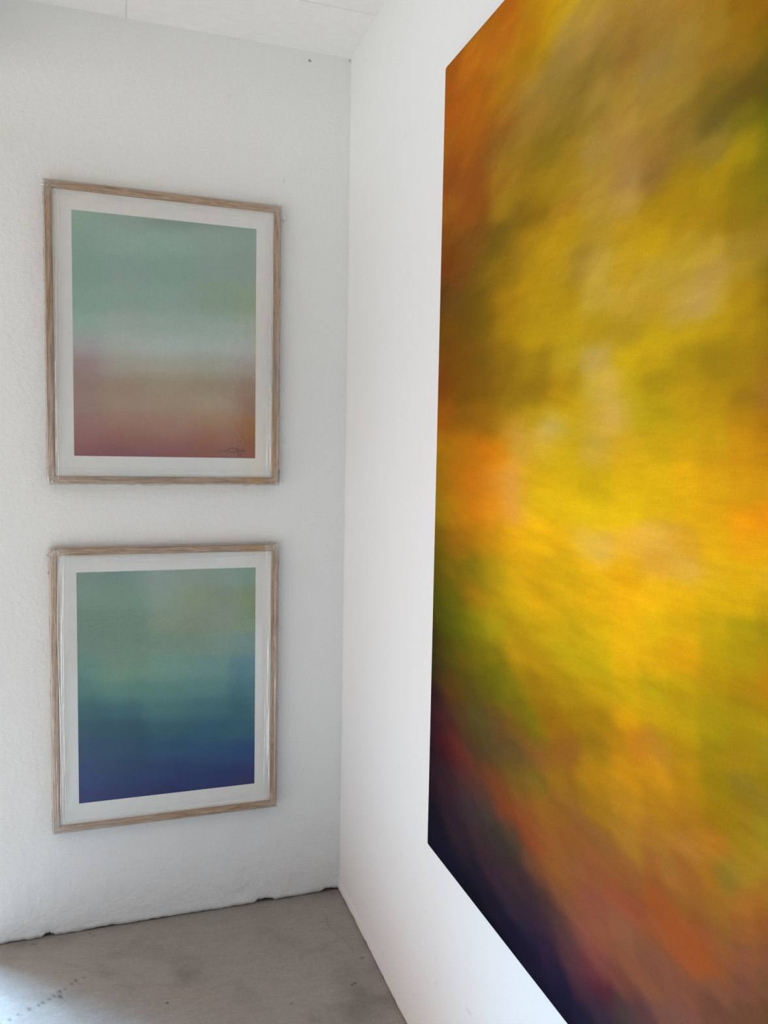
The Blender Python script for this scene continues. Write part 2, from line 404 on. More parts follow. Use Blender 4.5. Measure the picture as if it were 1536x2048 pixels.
def floor():
    xs = np.concatenate([np.linspace(WEST-0.10, -1.1301, 3)[:-1], np.linspace(-1.13, 0.03, 600)])
    ys = np.concatenate([np.linspace(0.03, -0.72, 400)[:-1], np.linspace(-0.72, -4.7, 40)])
    X, Y = np.meshgrid(xs, ys, indexing='ij')
    Z = 0.0012*fbm(X*4, Y*4, 211, 3)-0.0006
    o_v = np.stack([X, Y, Z], -1).reshape(-1, 3)
    st = np.zeros_like(X)
    # grey wipe marks
    st += np.clip(fbm(X*7+2*fbm(X*3, Y*3, 5, 2), Y*7, 221, 5)*1.3-0.08, 0, 1)*0.9
    # dark patch near the right wall
    w = np.hypot((X+0.085)/0.07, (Y+0.52)/0.16)
    st += np.clip(1.1-w+0.9*fbm(X*22, Y*22, 231, 4), 0, 1)*0.35
    # a row of dark teardrops of spilt water stain
    SP = ((-1.008,-0.352,.009,.5),(-0.985,-0.345,.008,.6),(-0.966,-0.332,.007,.6),(-0.957,-0.337,.005,.5),(-0.940,-0.318,.011,.6),(-0.918,-0.310,.008,.6),(-0.908,-0.302,.010,.6),
          (-0.893,-0.292,.008,.6),(-0.882,-0.283,.008,.6),(-0.865,-0.290,.012,.7),(-0.868,-0.268,.009,.7),(-0.855,-0.262,.006,.6),(-0.838,-0.243,.008,.6),(-0.828,-0.234,.009,.7),(-0.808,-0.226,.006,.6))
    for a, b, s, k in SP:
        dx, dy = X-a, Y-b; c, sn = math.cos(-1.0), math.sin(-1.0)
        u = dx*c+dy*sn; v = -dx*sn+dy*c
        st += min(1, k*1.1)*np.exp(-((u/(s*0.9))**2+(v/(s*0.40*(1-0.35*np.clip(u/s, -1, 1))))**2))
    for a, b, s, k in ((-0.59,-0.399,.0030,2.0),(-0.082,-0.471,.0034,1.4),(-0.092,-0.476,.0028,1.2),(-0.96,-0.02,.003,.9),(-0.95,-0.024,.003,.7),(-0.80,-0.012,.003,.8),(-0.79,-0.03,.003,.6),
                       (-0.03,-0.37,.006,.6),(-0.27,-0.50,.004,.8),(-0.20,-0.17,.004,.5),(-0.31,-0.35,.003,.5),(-0.16,-0.26,.003,.5)):
        st += k*np.exp(-(((X-a)/s)**2+((Y-b)/s)**2))
    # hairline crack and trowel ridges
    cx = -0.075+0.012*np.sin(Y*38)+0.03*fbm(Y*14, Y*0+1, 251, 3)
    st += 0.28*np.exp(-((X-cx-(-Y-0.2)*0.22)/0.0022)**2)*((Y > -0.34) & (Y < -0.12))
    for i in range(9):
        px, py = -0.90+0.020*i, -0.115-0.021*i*(0.7+0.1*(i % 3))
        c, sn = math.cos(-0.62), math.sin(-0.62)
        dx, dy = X-px, Y-py; u = dx*c+dy*sn; v = -dx*sn+dy*c+0.02*u*u
        st += 0.13*np.exp(-(v/0.0022)**2)*np.exp(-((u-0.05)/(0.03+0.008*(i % 4)))**4)
    nu, nv = X.shape; F = grid_faces(nu, nv, flip=True); V = o_v
    v, f = box_verts(WEST-0.10, 0.03, -4.7, 0.03, -0.12, -0.004); n1 = len(V)
    V = np.concatenate([V, np.array(v)]); F += [tuple(i+n1 for i in q) for q in f]
    o = link_mesh('floor', V, F, M_FLOOR, smooth=True)
    s = np.zeros(len(V)); s[:nu*nv] = np.clip(st, 0, 1).ravel(); set_float(o, s, 'stain')
    return struct(o, 'smooth grey brown concrete floor with wipe marks')
floor()

def ceiling():
    # painted boards with narrow joints
    mb = MB(); g = 0.0022
    xj = [WEST-0.1, -0.674, 0.06]; yj = [0.03, -0.263, -1.463, -2.663, -3.863, -4.7]
    for i in range(len(xj)-1):
        for j in range(len(yj)-1):
            x0, x1 = xj[i]+g/2, xj[i+1]-g/2; y1, y0 = yj[j]-g/2, yj[j+1]+g/2
            b = 0.0016
            v = [(x0,y0,H+b),(x1,y0,H+b),(x1,y1,H+b),(x0,y1,H+b),(x0+b,y0+b,H),(x1-b,y0+b,H),(x1-b,y1-b,H),(x0+b,y1-b,H)]
            f = [(4,7,6,5),(0,4,5,1),(1,5,6,2),(2,6,7,3),(3,7,4,0)]
            mb.add(v, f)
    mb.box(WEST-0.1, 0.2, -4.75, 0.2, H+0.0022, H+0.12)
    return struct(link_mesh('ceiling', mb.v, mb.f, M_CEIL), 'white board ceiling with narrow joints')
ceiling()

def shell():
    mb = MB()   # the wall with the wide glazed opening
    mb.box(WEST-0.10, WEST, -4.7, DOOR_Y0, -0.02, 2.75)
    mb.box(WEST-0.10, WEST, DOOR_Y0, DOOR_Y1+0.02, DOOR_TOP, 2.75)
    struct(link_mesh('wall_west', mb.v, mb.f, M_CEIL), 'white wall with the wide opening to the daylight')
    mb = MB().box(WEST-0.10, 0.1, -4.75, -4.6, -0.02, 2.75)
    struct(link_mesh('wall_back', mb.v, mb.f, M_CEIL), 'white wall behind the camera')
    mb = MB(); t = 0.03
    mb.box(WEST-0.08, WEST-0.04, DOOR_Y0, DOOR_Y0+t, 0, DOOR_TOP)
    mb.box(WEST-0.08, WEST-0.04, DOOR_Y0+t, DOOR_Y1, DOOR_TOP-t, DOOR_TOP)
    struct(link_mesh('door_1', mb.v, mb.f, M_DOORWOOD), 'white frame round the wide opening')
shell()

# ------------------------------------------------------------------ pigment fields
BIG_DABS = [(-1138, 2323, 692, 355, 45), (-1252, 2265, 720, 482, 60), (-1311, 2235, 795, 554, 45), (-1350, 2214, 806, 610, 112), (-1437, 2171, 705, 534, 161),
    (-1513, 2132, 659, 483, 166), (-1581, 2097, 651, 463, 161), (-1642, 2067, 665, 454, 144), (-1696, 2039, 646, 444, 113), (-1746, 2014, 571, 370, 57),
    (-1783, 1995, 551, 342, 45), (-1032, 2320, 667, 373, 54), (-1141, 2268, 714, 381, 65), (-1237, 2223, 665, 405, 45), (-1298, 2194, 765, 548, 54),
    (-1354, 2168, 682, 518, 212), (-1440, 2127, 681, 512, 221), (-1516, 2090, 597, 423, 149), (-1584, 2058, 621, 451, 164), (-1644, 2030, 649, 471, 156),
    (-1699, 2004, 646, 464, 123), (-1748, 1980, 590, 388, 57), (-1786, 1962, 510, 364, 45), (-883, 2330, 591, 308, 48), (-1012, 2273, 744, 407, 69),
    (-1145, 2214, 715, 430, 80), (-1213, 2184, 656, 439, 45), (-1258, 2164, 638, 459, 89), (-1357, 2121, 607, 462, 184), (-1443, 2083, 537, 407, 151),
    (-1519, 2049, 560, 391, 144), (-1586, 2019, 598, 447, 200), (-1647, 1993, 609, 450, 157), (-1701, 1968, 569, 396, 105), (-1750, 1947, 552, 380, 95),
    (-1788, 1930, 422, 321, 64), (-859, 2278, 608, 306, 63), (-1016, 2214, 669, 360, 56), (-1148, 2160, 667, 414, 54), (-1207, 2136, 659, 464, 146),
    (-1262, 2114, 590, 444, 165), (-1360, 2074, 564, 431, 145), (-1404, 2056, 536, 405, 138), (-1446, 2039, 630, 476, 165), (-1522, 2008, 670, 500, 172),
    (-1589, 1980, 632, 474, 157), (-1649, 1955, 617, 460, 145), (-1704, 1933, 485, 364, 92), (-1753, 1913, 408, 302, 84), (-1790, 1898, 341, 272, 45),
    (-863, 2214, 667, 319, 62), (-1020, 2156, 647, 344, 63), (-1152, 2106, 587, 357, 105), (-1265, 2063, 617, 445, 147), (-1363, 2027, 565, 425, 113),
    (-1449, 1994, 585, 447, 144), (-1525, 1966, 676, 491, 187), (-1592, 1941, 626, 453, 149), (-1652, 1918, 537, 383, 118), (-1706, 1898, 410, 320, 103),
    (-1755, 1880, 448, 366, 66), (-1793, 1866, 417, 370, 45), (-867, 2150, 609, 331, 66), (-1023, 2097, 615, 324, 69), (-1103, 2070, 503, 317, 106),
    (-1155, 2052, 584, 427, 109), (-1268, 2013, 539, 392, 86), (-1319, 1996, 490, 380, 89), (-1366, 1980, 627, 461, 111), (-1452, 1950, 630, 482, 196),
    (-1528, 1924, 636, 457, 192), (-1595, 1902, 610, 414, 150), (-1655, 1881, 567, 418, 135), (-1709, 1863, 593, 453, 143), (-1758, 1846, 660, 504, 45),
    (-1795, 1833, 461, 403, 51), (-871, 2086, 531, 267, 82), (-1027, 2038, 538, 273, 85), (-1159, 1997, 606, 414, 91), (-1272, 1963, 620, 441, 67),
    (-1322, 1947, 624, 467, 58), (-1370, 1932, 631, 469, 87), (-1455, 1906, 704, 514, 163), (-1530, 1883, 645, 462, 212), (-1597, 1862, 550, 379, 144),
    (-1638, 1850, 649, 467, 56), (-1657, 1844, 655, 465, 50), (-1711, 1827, 702, 520, 45), (-1760, 1812, 550, 419, 45), (-1797, 1801, 497, 409, 51),
    (-875, 2021, 583, 322, 87), (-1031, 1979, 539, 286, 76), (-1162, 1943, 620, 446, 85), (-1221, 1927, 468, 339, 68), (-1275, 1912, 532, 375, 45),
    (-1373, 1885, 673, 453, 95), (-1458, 1862, 718, 529, 154), (-1533, 1841, 738, 531, 196), (-1600, 1823, 661, 471, 45), (-1660, 1807, 674, 493, 45),
    (-1714, 1792, 643, 458, 45), (-1762, 1779, 564, 418, 45), (-1800, 1768, 562, 410, 69), (-865, 1960, 471, 265, 70), (-1035, 1920, 461, 285, 84),
    (-1146, 1893, 432, 319, 73), (-1224, 1874, 616, 435, 67), (-1279, 1861, 687, 498, 52), (-1376, 1838, 735, 529, 45), (-1461, 1818, 689, 518, 118),
    (-1536, 1800, 714, 517, 67), (-1603, 1784, 776, 569, 52), (-1663, 1769, 727, 543, 102), (-1716, 1756, 729, 541, 146), (-1765, 1745, 632, 469, 121),
    (-1802, 1736, 603, 436, 119), (-869, 1895, 427, 221, 60), (-990, 1871, 441, 261, 88), (-1085, 1851, 470, 347, 65), (-1170, 1834, 546, 398, 54),
    (-1282, 1811, 718, 522, 45), (-1379, 1791, 717, 538, 74), (-1423, 1782, 628, 472, 167), (-1477, 1771, 727, 579, 201), (-1539, 1758, 760, 553, 85),
    (-1606, 1744, 744, 568, 153), (-1665, 1732, 730, 554, 157), (-1719, 1721, 714, 521, 204), (-1767, 1711, 666, 490, 111), (-1804, 1703, 527, 387, 68),
    (-873, 1830, 359, 224, 87), (-994, 1810, 381, 279, 76), (-1088, 1794, 440, 323, 45), (-1173, 1779, 659, 460, 45), (-1285, 1760, 673, 503, 45),
    (-1382, 1743, 681, 511, 45), (-1467, 1729, 754, 577, 171), (-1542, 1716, 766, 579, 154), (-1608, 1705, 726, 537, 124), (-1668, 1695, 737, 554, 189),
    (-1700, 1689, 724, 554, 297), (-1721, 1686, 761, 552, 117), (-1770, 1677, 676, 471, 45), (-1807, 1671, 547, 369, 45), (-877, 1765, 413, 256, 45),
    (-997, 1749, 401, 278, 46), (-1092, 1736, 434, 322, 51), (-1177, 1724, 652, 470, 45), (-1289, 1709, 706, 528, 45), (-1386, 1696, 724, 551, 45),
    (-1470, 1685, 691, 515, 57), (-1545, 1674, 685, 511, 86), (-1611, 1665, 771, 584, 45), (-1671, 1657, 750, 555, 45), (-1724, 1650, 717, 516, 45),
    (-1772, 1644, 666, 466, 45), (-1809, 1639, 595, 424, 45), (-881, 1700, 421, 246, 45), (-1001, 1688, 441, 281, 45), (-1096, 1678, 447, 321, 68),
    (-1180, 1670, 560, 394, 45), (-1292, 1658, 597, 442, 47), (-1389, 1649, 704, 552, 85), (-1473, 1640, 747, 582, 248), (-1548, 1633, 781, 595, 45),
    (-1614, 1626, 734, 549, 45), (-1673, 1620, 663, 486, 45), (-1726, 1615, 602, 443, 45), (-1775, 1610, 640, 452, 45), (-1811, 1606, 613, 393, 75),
    (-871, 1635, 455, 234, 45), (-1005, 1627, 443, 285, 45), (-1099, 1620, 461, 314, 45), (-1184, 1615, 559, 395, 45), (-1295, 1608, 565, 418, 50),
    (-1392, 1601, 683, 496, 50), (-1476, 1596, 751, 599, 162), (-1508, 1594, 861, 639, 271), (-1551, 1591, 742, 585, 45), (-1617, 1586, 659, 491, 45),
    (-1676, 1582, 713, 512, 45), (-1729, 1579, 698, 488, 45), (-1777, 1576, 595, 402, 45), (-1814, 1573, 621, 380, 101), (-875, 1569, 586, 310, 45),
    (-1009, 1565, 503, 316, 45), (-1103, 1563, 553, 351, 45), (-1188, 1560, 632, 448, 60), (-1299, 1557, 717, 545, 55), (-1395, 1554, 761, 581, 45),
    (-1479, 1551, 769, 588, 159), (-1530, 1550, 841, 629, 280), (-1571, 1548, 734, 578, 45), (-1620, 1547, 704, 541, 45), (-1678, 1545, 760, 550, 45),
    (-1731, 1543, 773, 540, 45), (-1779, 1542, 746, 481, 45), (-1816, 1541, 666, 406, 45), (-1228, 1534, 770, 549, 199), (-1350, 1532, 799, 635, 367),
    (-865, 1503, 631, 396, 45), (-1013, 1504, 685, 402, 45), (-1107, 1505, 788, 412, 45), (-1171, 1505, 842, 499, 45), (-1267, 1505, 803, 585, 168),
    (-1336, 1506, 824, 625, 80), (-1398, 1506, 759, 592, 50), (-1482, 1507, 770, 592, 178), (-1545, 1507, 816, 588, 84), (-1622, 1507, 772, 576, 45),
    (-1681, 1508, 814, 575, 45), (-1734, 1508, 776, 539, 45), (-1782, 1508, 785, 497, 45), (-1818, 1508, 732, 447, 45), (-869, 1437, 529, 377, 45),
    (-966, 1441, 703, 389, 45), (-1065, 1445, 785, 421, 45), (-1143, 1448, 869, 522, 119), (-1234, 1452, 883, 563, 202), (-1306, 1455, 834, 616, 45),
    (-1402, 1458, 841, 629, 45), (-1485, 1462, 800, 610, 45), (-1559, 1465, 863, 629, 45), (-1625, 1468, 891, 642, 45), (-1684, 1470, 914, 616, 45),
    (-1737, 1472, 863, 577, 45), (-1784, 1474, 846, 540, 45), (-1821, 1476, 826, 517, 45), (-858, 1369, 508, 399, 45), (-970, 1377, 706, 439, 45),
    (-1069, 1385, 776, 421, 45), (-1147, 1391, 903, 532, 85), (-1237, 1398, 867, 571, 209), (-1309, 1403, 912, 676, 45), (-1405, 1411, 894, 675, 45),
    (-1489, 1417, 897, 684, 57), (-1562, 1423, 921, 691, 45), (-1628, 1428, 861, 623, 45), (-1686, 1433, 883, 614, 45), (-1739, 1437, 892, 584, 45),
    (-1787, 1440, 959, 560, 45), (-1823, 1443, 935, 516, 45), (-856, 1301, 377, 300, 45), (-974, 1314, 580, 357, 45), (-1073, 1325, 647, 418, 45),
    (-1151, 1334, 786, 510, 45), (-1241, 1344, 932, 621, 45), (-1312, 1352, 942, 662, 45), (-1408, 1363, 921, 642, 55), (-1465, 1370, 895, 673, 186),
    (-1505, 1374, 899, 654, 233), (-1565, 1381, 945, 660, 158), (-1599, 1385, 907, 646, 196), (-1631, 1388, 919, 638, 201), (-1670, 1393, 885, 610, 183),
    (-1689, 1395, 845, 563, 89), (-1742, 1401, 905, 610, 45), (-1789, 1406, 932, 575, 45), (-1825, 1410, 922, 578, 45), (-855, 1232, 329, 276, 45),
    (-978, 1251, 441, 357, 45), (-1077, 1265, 460, 383, 45), (-1154, 1277, 652, 508, 45), (-1244, 1290, 832, 579, 45), (-1316, 1301, 827, 576, 45),
    (-1411, 1315, 849, 605, 45), (-1495, 1328, 917, 633, 45), (-1568, 1339, 903, 598, 45), (-1633, 1349, 886, 599, 147), (-1692, 1357, 874, 607, 186),
    (-1744, 1365, 882, 617, 75), (-1792, 1372, 879, 616, 45), (-1828, 1378, 871, 606, 89), (-853, 1163, 265, 260, 45), (-982, 1187, 368, 333, 45),
    (-1080, 1205, 592, 413, 45), (-1158, 1220, 657, 501, 45), (-1248, 1237, 799, 602, 45), (-1319, 1250, 835, 594, 45), (-1415, 1268, 839, 602, 45),
    (-1498, 1283, 875, 621, 45), (-1571, 1297, 935, 619, 45), (-1636, 1309, 964, 659, 45), (-1694, 1320, 912, 630, 45), (-1747, 1329, 865, 609, 45),
    (-1794, 1338, 854, 591, 45), (-1830, 1345, 751, 530, 45), (-851, 1093, 168, 135, 46), (-932, 1111, 297, 292, 45), (-1012, 1129, 338, 332, 45),
    (-1084, 1145, 500, 445, 45), (-1162, 1163, 641, 535, 45), (-1251, 1183, 659, 488, 45), (-1323, 1199, 761, 563, 45), (-1418, 1220, 759, 575, 45),
    (-1501, 1238, 854, 625, 45), (-1574, 1255, 896, 635, 45), (-1639, 1269, 872, 630, 45), (-1697, 1282, 824, 579, 45), (-1749, 1294, 757, 565, 45),
    (-1796, 1304, 675, 527, 45), (-1832, 1312, 600, 461, 45), (-849, 1023, 166, 145, 77), (-963, 1053, 293, 253, 64), (-1040, 1073, 342, 279, 45),
    (-1111, 1091, 423, 364, 45), (-1176, 1108, 454, 389, 45), (-1255, 1129, 700, 508, 45), (-1326, 1147, 695, 500, 45), (-1421, 1172, 721, 562, 45),
    (-1504, 1193, 754, 585, 45), (-1577, 1212, 890, 617, 45), (-1642, 1229, 831, 575, 45), (-1700, 1244, 852, 566, 45), (-1752, 1258, 705, 527, 45),
    (-1799, 1270, 662, 504, 45), (-1835, 1280, 686, 495, 45), (-853, 954, 135, 90, 104), (-968, 988, 326, 207, 67), (-1069, 1018, 316, 250, 83),
    (-1148, 1042, 357, 320, 45), (-1220, 1063, 418, 370, 45), (-1277, 1080, 530, 427, 45), (-1330, 1096, 549, 377, 45), (-1424, 1124, 632, 467, 45),
    (-1507, 1149, 725, 527, 45), (-1580, 1170, 753, 548, 45), (-1645, 1189, 693, 531, 45), (-1702, 1207, 713, 525, 45), (-1754, 1222, 689, 504, 45),
    (-1801, 1236, 660, 463, 45), (-1837, 1247, 686, 434, 45), (-852, 883, 149, 90, 127), (-944, 914, 251, 115, 118), (-1048, 949, 286, 202, 105),
    (-1119, 972, 277, 255, 109), (-1183, 994, 377, 245, 109), (-1262, 1020, 441, 300, 80), (-1316, 1038, 426, 370, 45), (-1382, 1061, 560, 356, 45),
    (-1456, 1086, 592, 406, 45), (-1510, 1104, 604, 426, 45), (-1583, 1128, 832, 543, 45), (-1647, 1150, 748, 530, 45), (-1705, 1169, 713, 524, 45),
    (-1757, 1186, 619, 482, 45), (-1804, 1202, 614, 459, 45), (-1840, 1214, 656, 468, 45), (-853, 812, 127, 74, 109), (-949, 848, 248, 87, 101),
    (-1028, 878, 367, 151, 113), (-1100, 904, 271, 190, 123), (-1187, 937, 317, 231, 118), (-1266, 966, 344, 253, 124), (-1336, 993, 499, 297, 116),
    (-1431, 1028, 537, 319, 99), (-1513, 1059, 549, 376, 62), (-1563, 1077, 660, 427, 55), (-1619, 1098, 721, 418, 99), (-1650, 1110, 678, 444, 113),
    (-1708, 1131, 676, 460, 52), (-1759, 1150, 573, 430, 45), (-1806, 1168, 611, 439, 54), (-1842, 1181, 589, 458, 81), (-857, 743, 121, 76, 101),
    (-953, 782, 191, 115, 134), (-1056, 825, 281, 161, 140), (-1126, 853, 334, 184, 134), (-1191, 880, 417, 226, 103), (-1269, 912, 405, 297, 98),
    (-1340, 941, 436, 326, 97), (-1419, 974, 543, 351, 80), (-1516, 1014, 655, 420, 62), (-1589, 1043, 765, 481, 66), (-1653, 1070, 754, 480, 70),
    (-1710, 1093, 657, 426, 52), (-1762, 1115, 555, 418, 45), (-1809, 1134, 515, 392, 94), (-1844, 1148, 551, 409, 47), (-858, 672, 74, 66, 89),
    (-984, 728, 156, 105, 136), (-1084, 773, 204, 159, 157), (-1174, 813, 259, 195, 154), (-1235, 841, 484, 219, 113), (-1309, 874, 488, 263, 121),
    (-1376, 904, 522, 322, 101), (-1437, 932, 518, 320, 114), (-1519, 968, 561, 368, 81), (-1592, 1001, 694, 444, 93), (-1656, 1030, 632, 401, 79),
    (-1713, 1055, 629, 394, 86), (-1765, 1079, 569, 392, 45), (-1811, 1099, 546, 388, 69), (-1847, 1115, 536, 398, 100), (-933, 636, 77, 67, 123),
    (-1040, 688, 159, 113, 139), (-1134, 734, 198, 135, 135), (-1219, 775, 197, 165, 140), (-1276, 803, 229, 187, 138), (-1330, 829, 498, 234, 124),
    (-1395, 861, 517, 287, 129), (-1469, 897, 502, 287, 118), (-1522, 923, 513, 307, 136), (-1595, 959, 616, 392, 115), (-1659, 990, 619, 386, 120),
    (-1716, 1018, 629, 388, 136), (-1767, 1043, 655, 384, 99), (-1806, 1062, 575, 416, 71), (-1849, 1083, 560, 435, 85), (-992, 598, 70, 62, 115),
    (-1092, 650, 104, 89, 131), (-1181, 697, 188, 126, 145), (-1280, 749, 204, 137, 142), (-1350, 786, 421, 238, 142), (-1414, 820, 508, 292, 129),
    (-1472, 850, 495, 286, 147), (-1526, 878, 514, 276, 145), (-1597, 916, 525, 291, 137), (-1661, 950, 551, 303, 128), (-1691, 965, 582, 350, 133),
    (-1718, 980, 550, 307, 114), (-1770, 1007, 612, 355, 87), (-1786, 1015, 454, 375, 124), (-1816, 1031, 607, 423, 102), (-1851, 1050, 622, 439, 103),
    (-1096, 589, 61, 55, 93), (-1185, 639, 100, 82, 130), (-1265, 684, 180, 125, 154), (-1337, 725, 195, 131, 147), (-1386, 753, 265, 166, 140),
    (-1447, 787, 455, 254, 157), (-1529, 833, 501, 252, 177), (-1600, 874, 531, 251, 155), (-1664, 910, 548, 264, 113), (-1721, 942, 533, 299, 110),
    (-1772, 971, 549, 328, 109), (-1818, 997, 606, 344, 119), (-1854, 1017, 579, 343, 104), (-1178, 574, 59, 53, 93), (-1268, 629, 86, 73, 128),
    (-1340, 672, 151, 110, 157), (-1390, 702, 206, 132, 158), (-1450, 739, 298, 187, 168), (-1492, 764, 473, 247, 190), (-1544, 795, 495, 270, 175),
    (-1603, 831, 507, 294, 186), (-1667, 869, 549, 274, 145), (-1706, 893, 574, 272, 115), (-1750, 920, 525, 263, 128), (-1775, 935, 520, 305, 126),
    (-1821, 963, 534, 295, 131), (-1856, 984, 518, 277, 113), (-1272, 573, 56, 50, 92), (-1344, 619, 96, 81, 139), (-1409, 661, 150, 102, 161),
    (-1468, 699, 293, 166, 166), (-1509, 726, 365, 172, 181), (-1547, 751, 448, 225, 189), (-1606, 788, 472, 266, 177), (-1670, 829, 456, 262, 173),
    (-1726, 866, 555, 265, 130), (-1753, 883, 565, 260, 109), (-1777, 899, 501, 269, 147), (-1823, 928, 505, 276, 168), (-1859, 951, 476, 260, 153),
    (-1380, 590, 71, 63, 110), (-1442, 632, 100, 86, 156), (-1499, 670, 245, 134, 162), (-1550, 706, 283, 123, 153), (-1609, 746, 409, 220, 165),
    (-1673, 789, 461, 257, 166), (-1729, 828, 459, 255, 171), (-1780, 862, 443, 255, 171), (-1826, 894, 446, 252, 177), (-1861, 918, 417, 256, 155),
    (-1460, 593, 78, 70, 121), (-1515, 633, 113, 96, 147), (-1566, 670, 184, 142, 173), (-1612, 703, 243, 183, 172), (-1655, 734, 316, 192, 187),
    (-1695, 763, 428, 260, 205), (-1732, 790, 435, 252, 199), (-1783, 826, 401, 229, 163), (-1828, 860, 380, 228, 148), (-1863, 885, 365, 221, 134)]
UPPER_DABS = [(-804, 2158, 578, 706, 630), (-682, 2171, 574, 665, 617), (-555, 2185, 523, 608, 560), (-424, 2199, 467, 519, 470), (-320, 2210, 444, 559, 513),
    (-805, 2085, 567, 684, 617), (-682, 2097, 598, 718, 650), (-555, 2110, 597, 717, 650), (-424, 2123, 587, 683, 621), (-319, 2133, 569, 662, 599),
    (-806, 2001, 551, 670, 598), (-683, 2011, 578, 678, 632), (-556, 2023, 564, 686, 622), (-424, 2034, 592, 676, 630), (-319, 2043, 563, 645, 592),
    (-806, 1916, 565, 691, 623), (-683, 1925, 598, 700, 640), (-556, 1935, 608, 712, 661), (-424, 1945, 602, 687, 613), (-364, 1950, 568, 663, 542),
    (-318, 1953, 589, 686, 592), (-807, 1845, 622, 726, 668), (-684, 1853, 672, 738, 683), (-556, 1862, 663, 746, 694), (-424, 1870, 663, 748, 700),
    (-318, 1878, 680, 747, 685), (-808, 1788, 694, 676, 675), (-684, 1795, 733, 768, 729), (-556, 1803, 742, 787, 764), (-424, 1811, 729, 771, 731),
    (-318, 1817, 735, 763, 748), (-808, 1731, 642, 538, 526), (-684, 1737, 703, 674, 607), (-556, 1744, 719, 702, 636), (-424, 1750, 700, 692, 618),
    (-317, 1756, 701, 657, 625), (-809, 1673, 626, 513, 468), (-685, 1679, 653, 555, 458), (-556, 1684, 671, 598, 487), (-424, 1690, 653, 572, 462),
    (-317, 1695, 638, 534, 472), (-810, 1616, 632, 515, 459), (-685, 1620, 670, 565, 479), (-557, 1625, 678, 582, 478), (-423, 1629, 697, 610, 486),
    (-317, 1633, 624, 472, 407), (-810, 1558, 625, 455, 415), (-686, 1561, 669, 499, 415), (-557, 1565, 672, 507, 409), (-423, 1568, 691, 532, 402),
    (-316, 1571, 629, 439, 305), (-811, 1514, 614, 412, 384), (-686, 1517, 602, 393, 339), (-557, 1520, 630, 411, 347), (-423, 1523, 635, 399, 279),
    (-316, 1525, 586, 381, 289), (-811, 1471, 546, 334, 340), (-686, 1473, 533, 319, 314), (-557, 1475, 544, 315, 297), (-423, 1477, 570, 338, 282),
    (-316, 1478, 546, 355, 343)]
LOWER_DABS = [(-815, 1124, 508, 592, 543), (-689, 1120, 478, 575, 524), (-587, 1117, 580, 650, 607), (-498, 1114, 575, 630, 555), (-407, 1112, 560, 621, 547),
    (-314, 1109, 535, 653, 591), (-816, 1057, 514, 614, 543), (-689, 1052, 492, 601, 520), (-588, 1048, 574, 650, 578), (-468, 1043, 576, 635, 486),
    (-407, 1041, 524, 560, 469), (-313, 1037, 548, 624, 476), (-816, 982, 476, 578, 512), (-690, 976, 484, 581, 507), (-558, 969, 564, 634, 536),
    (-468, 965, 554, 603, 509), (-407, 961, 543, 580, 482), (-313, 957, 504, 588, 438), (-817, 907, 476, 578, 530), (-690, 899, 478, 586, 515),
    (-558, 891, 504, 603, 520), (-437, 884, 513, 606, 527), (-313, 876, 436, 557, 511), (-818, 831, 406, 568, 510), (-691, 822, 456, 591, 485),
    (-559, 813, 469, 616, 543), (-437, 804, 450, 602, 566), (-312, 795, 315, 489, 517), (-819, 771, 279, 463, 415), (-691, 760, 342, 518, 456),
    (-559, 750, 357, 536, 497), (-437, 740, 356, 541, 526), (-312, 730, 238, 431, 465), (-819, 709, 158, 339, 355), (-691, 698, 191, 377, 393),
    (-559, 687, 270, 459, 459), (-437, 676, 238, 436, 460), (-311, 665, 181, 378, 417), (-820, 648, 93, 269, 331), (-692, 636, 109, 283, 337),
    (-559, 623, 154, 339, 402), (-437, 611, 155, 344, 431), (-311, 599, 164, 365, 439), (-821, 587, 65, 217, 349), (-692, 573, 79, 247, 356),
    (-559, 559, 99, 272, 402), (-437, 546, 117, 276, 435), (-311, 533, 132, 260, 467), (-821, 525, 61, 187, 377), (-693, 510, 67, 208, 357),
    (-559, 495, 88, 188, 398), (-437, 481, 98, 200, 410), (-310, 467, 152, 206, 423), (-822, 486, 71, 162, 393), (-693, 471, 71, 167, 383),
    (-559, 455, 96, 154, 402), (-437, 441, 113, 172, 395), (-310, 426, 204, 145, 336), (-822, 440, 96, 121, 370), (-693, 424, 86, 105, 342),
    (-560, 407, 76, 99, 313), (-437, 392, 91, 112, 284), (-310, 376, 173, 115, 268)]

# each dab of pigment: place along the wall and height in mm, then the square roots of red, green, blue in thousandths
def parse(rows):
    a = np.array(rows, dtype=float)
    a[:, :2] /= 1000; a[:, 2:] = (a[:, 2:]/1000)**2
    return a

def blend(dabs, U, V, su, sv):
    """mix the brushed dabs of pigment softly into one another"""
    out = np.zeros((U.size, 3)); u = U.ravel(); v = V.ravel()
    for k in range(0, u.size, 6000):
        a = ((u[k:k+6000, None]-dabs[None, :, 0])/su)**2 + ((v[k:k+6000, None]-dabs[None, :, 1])/sv)**2
        a -= a.min(1, keepdims=True); w = np.exp(-a)
        out[k:k+6000] = (w @ np.sqrt(dabs[:, 2:])) / w.sum(1, keepdims=True)
    return out**2

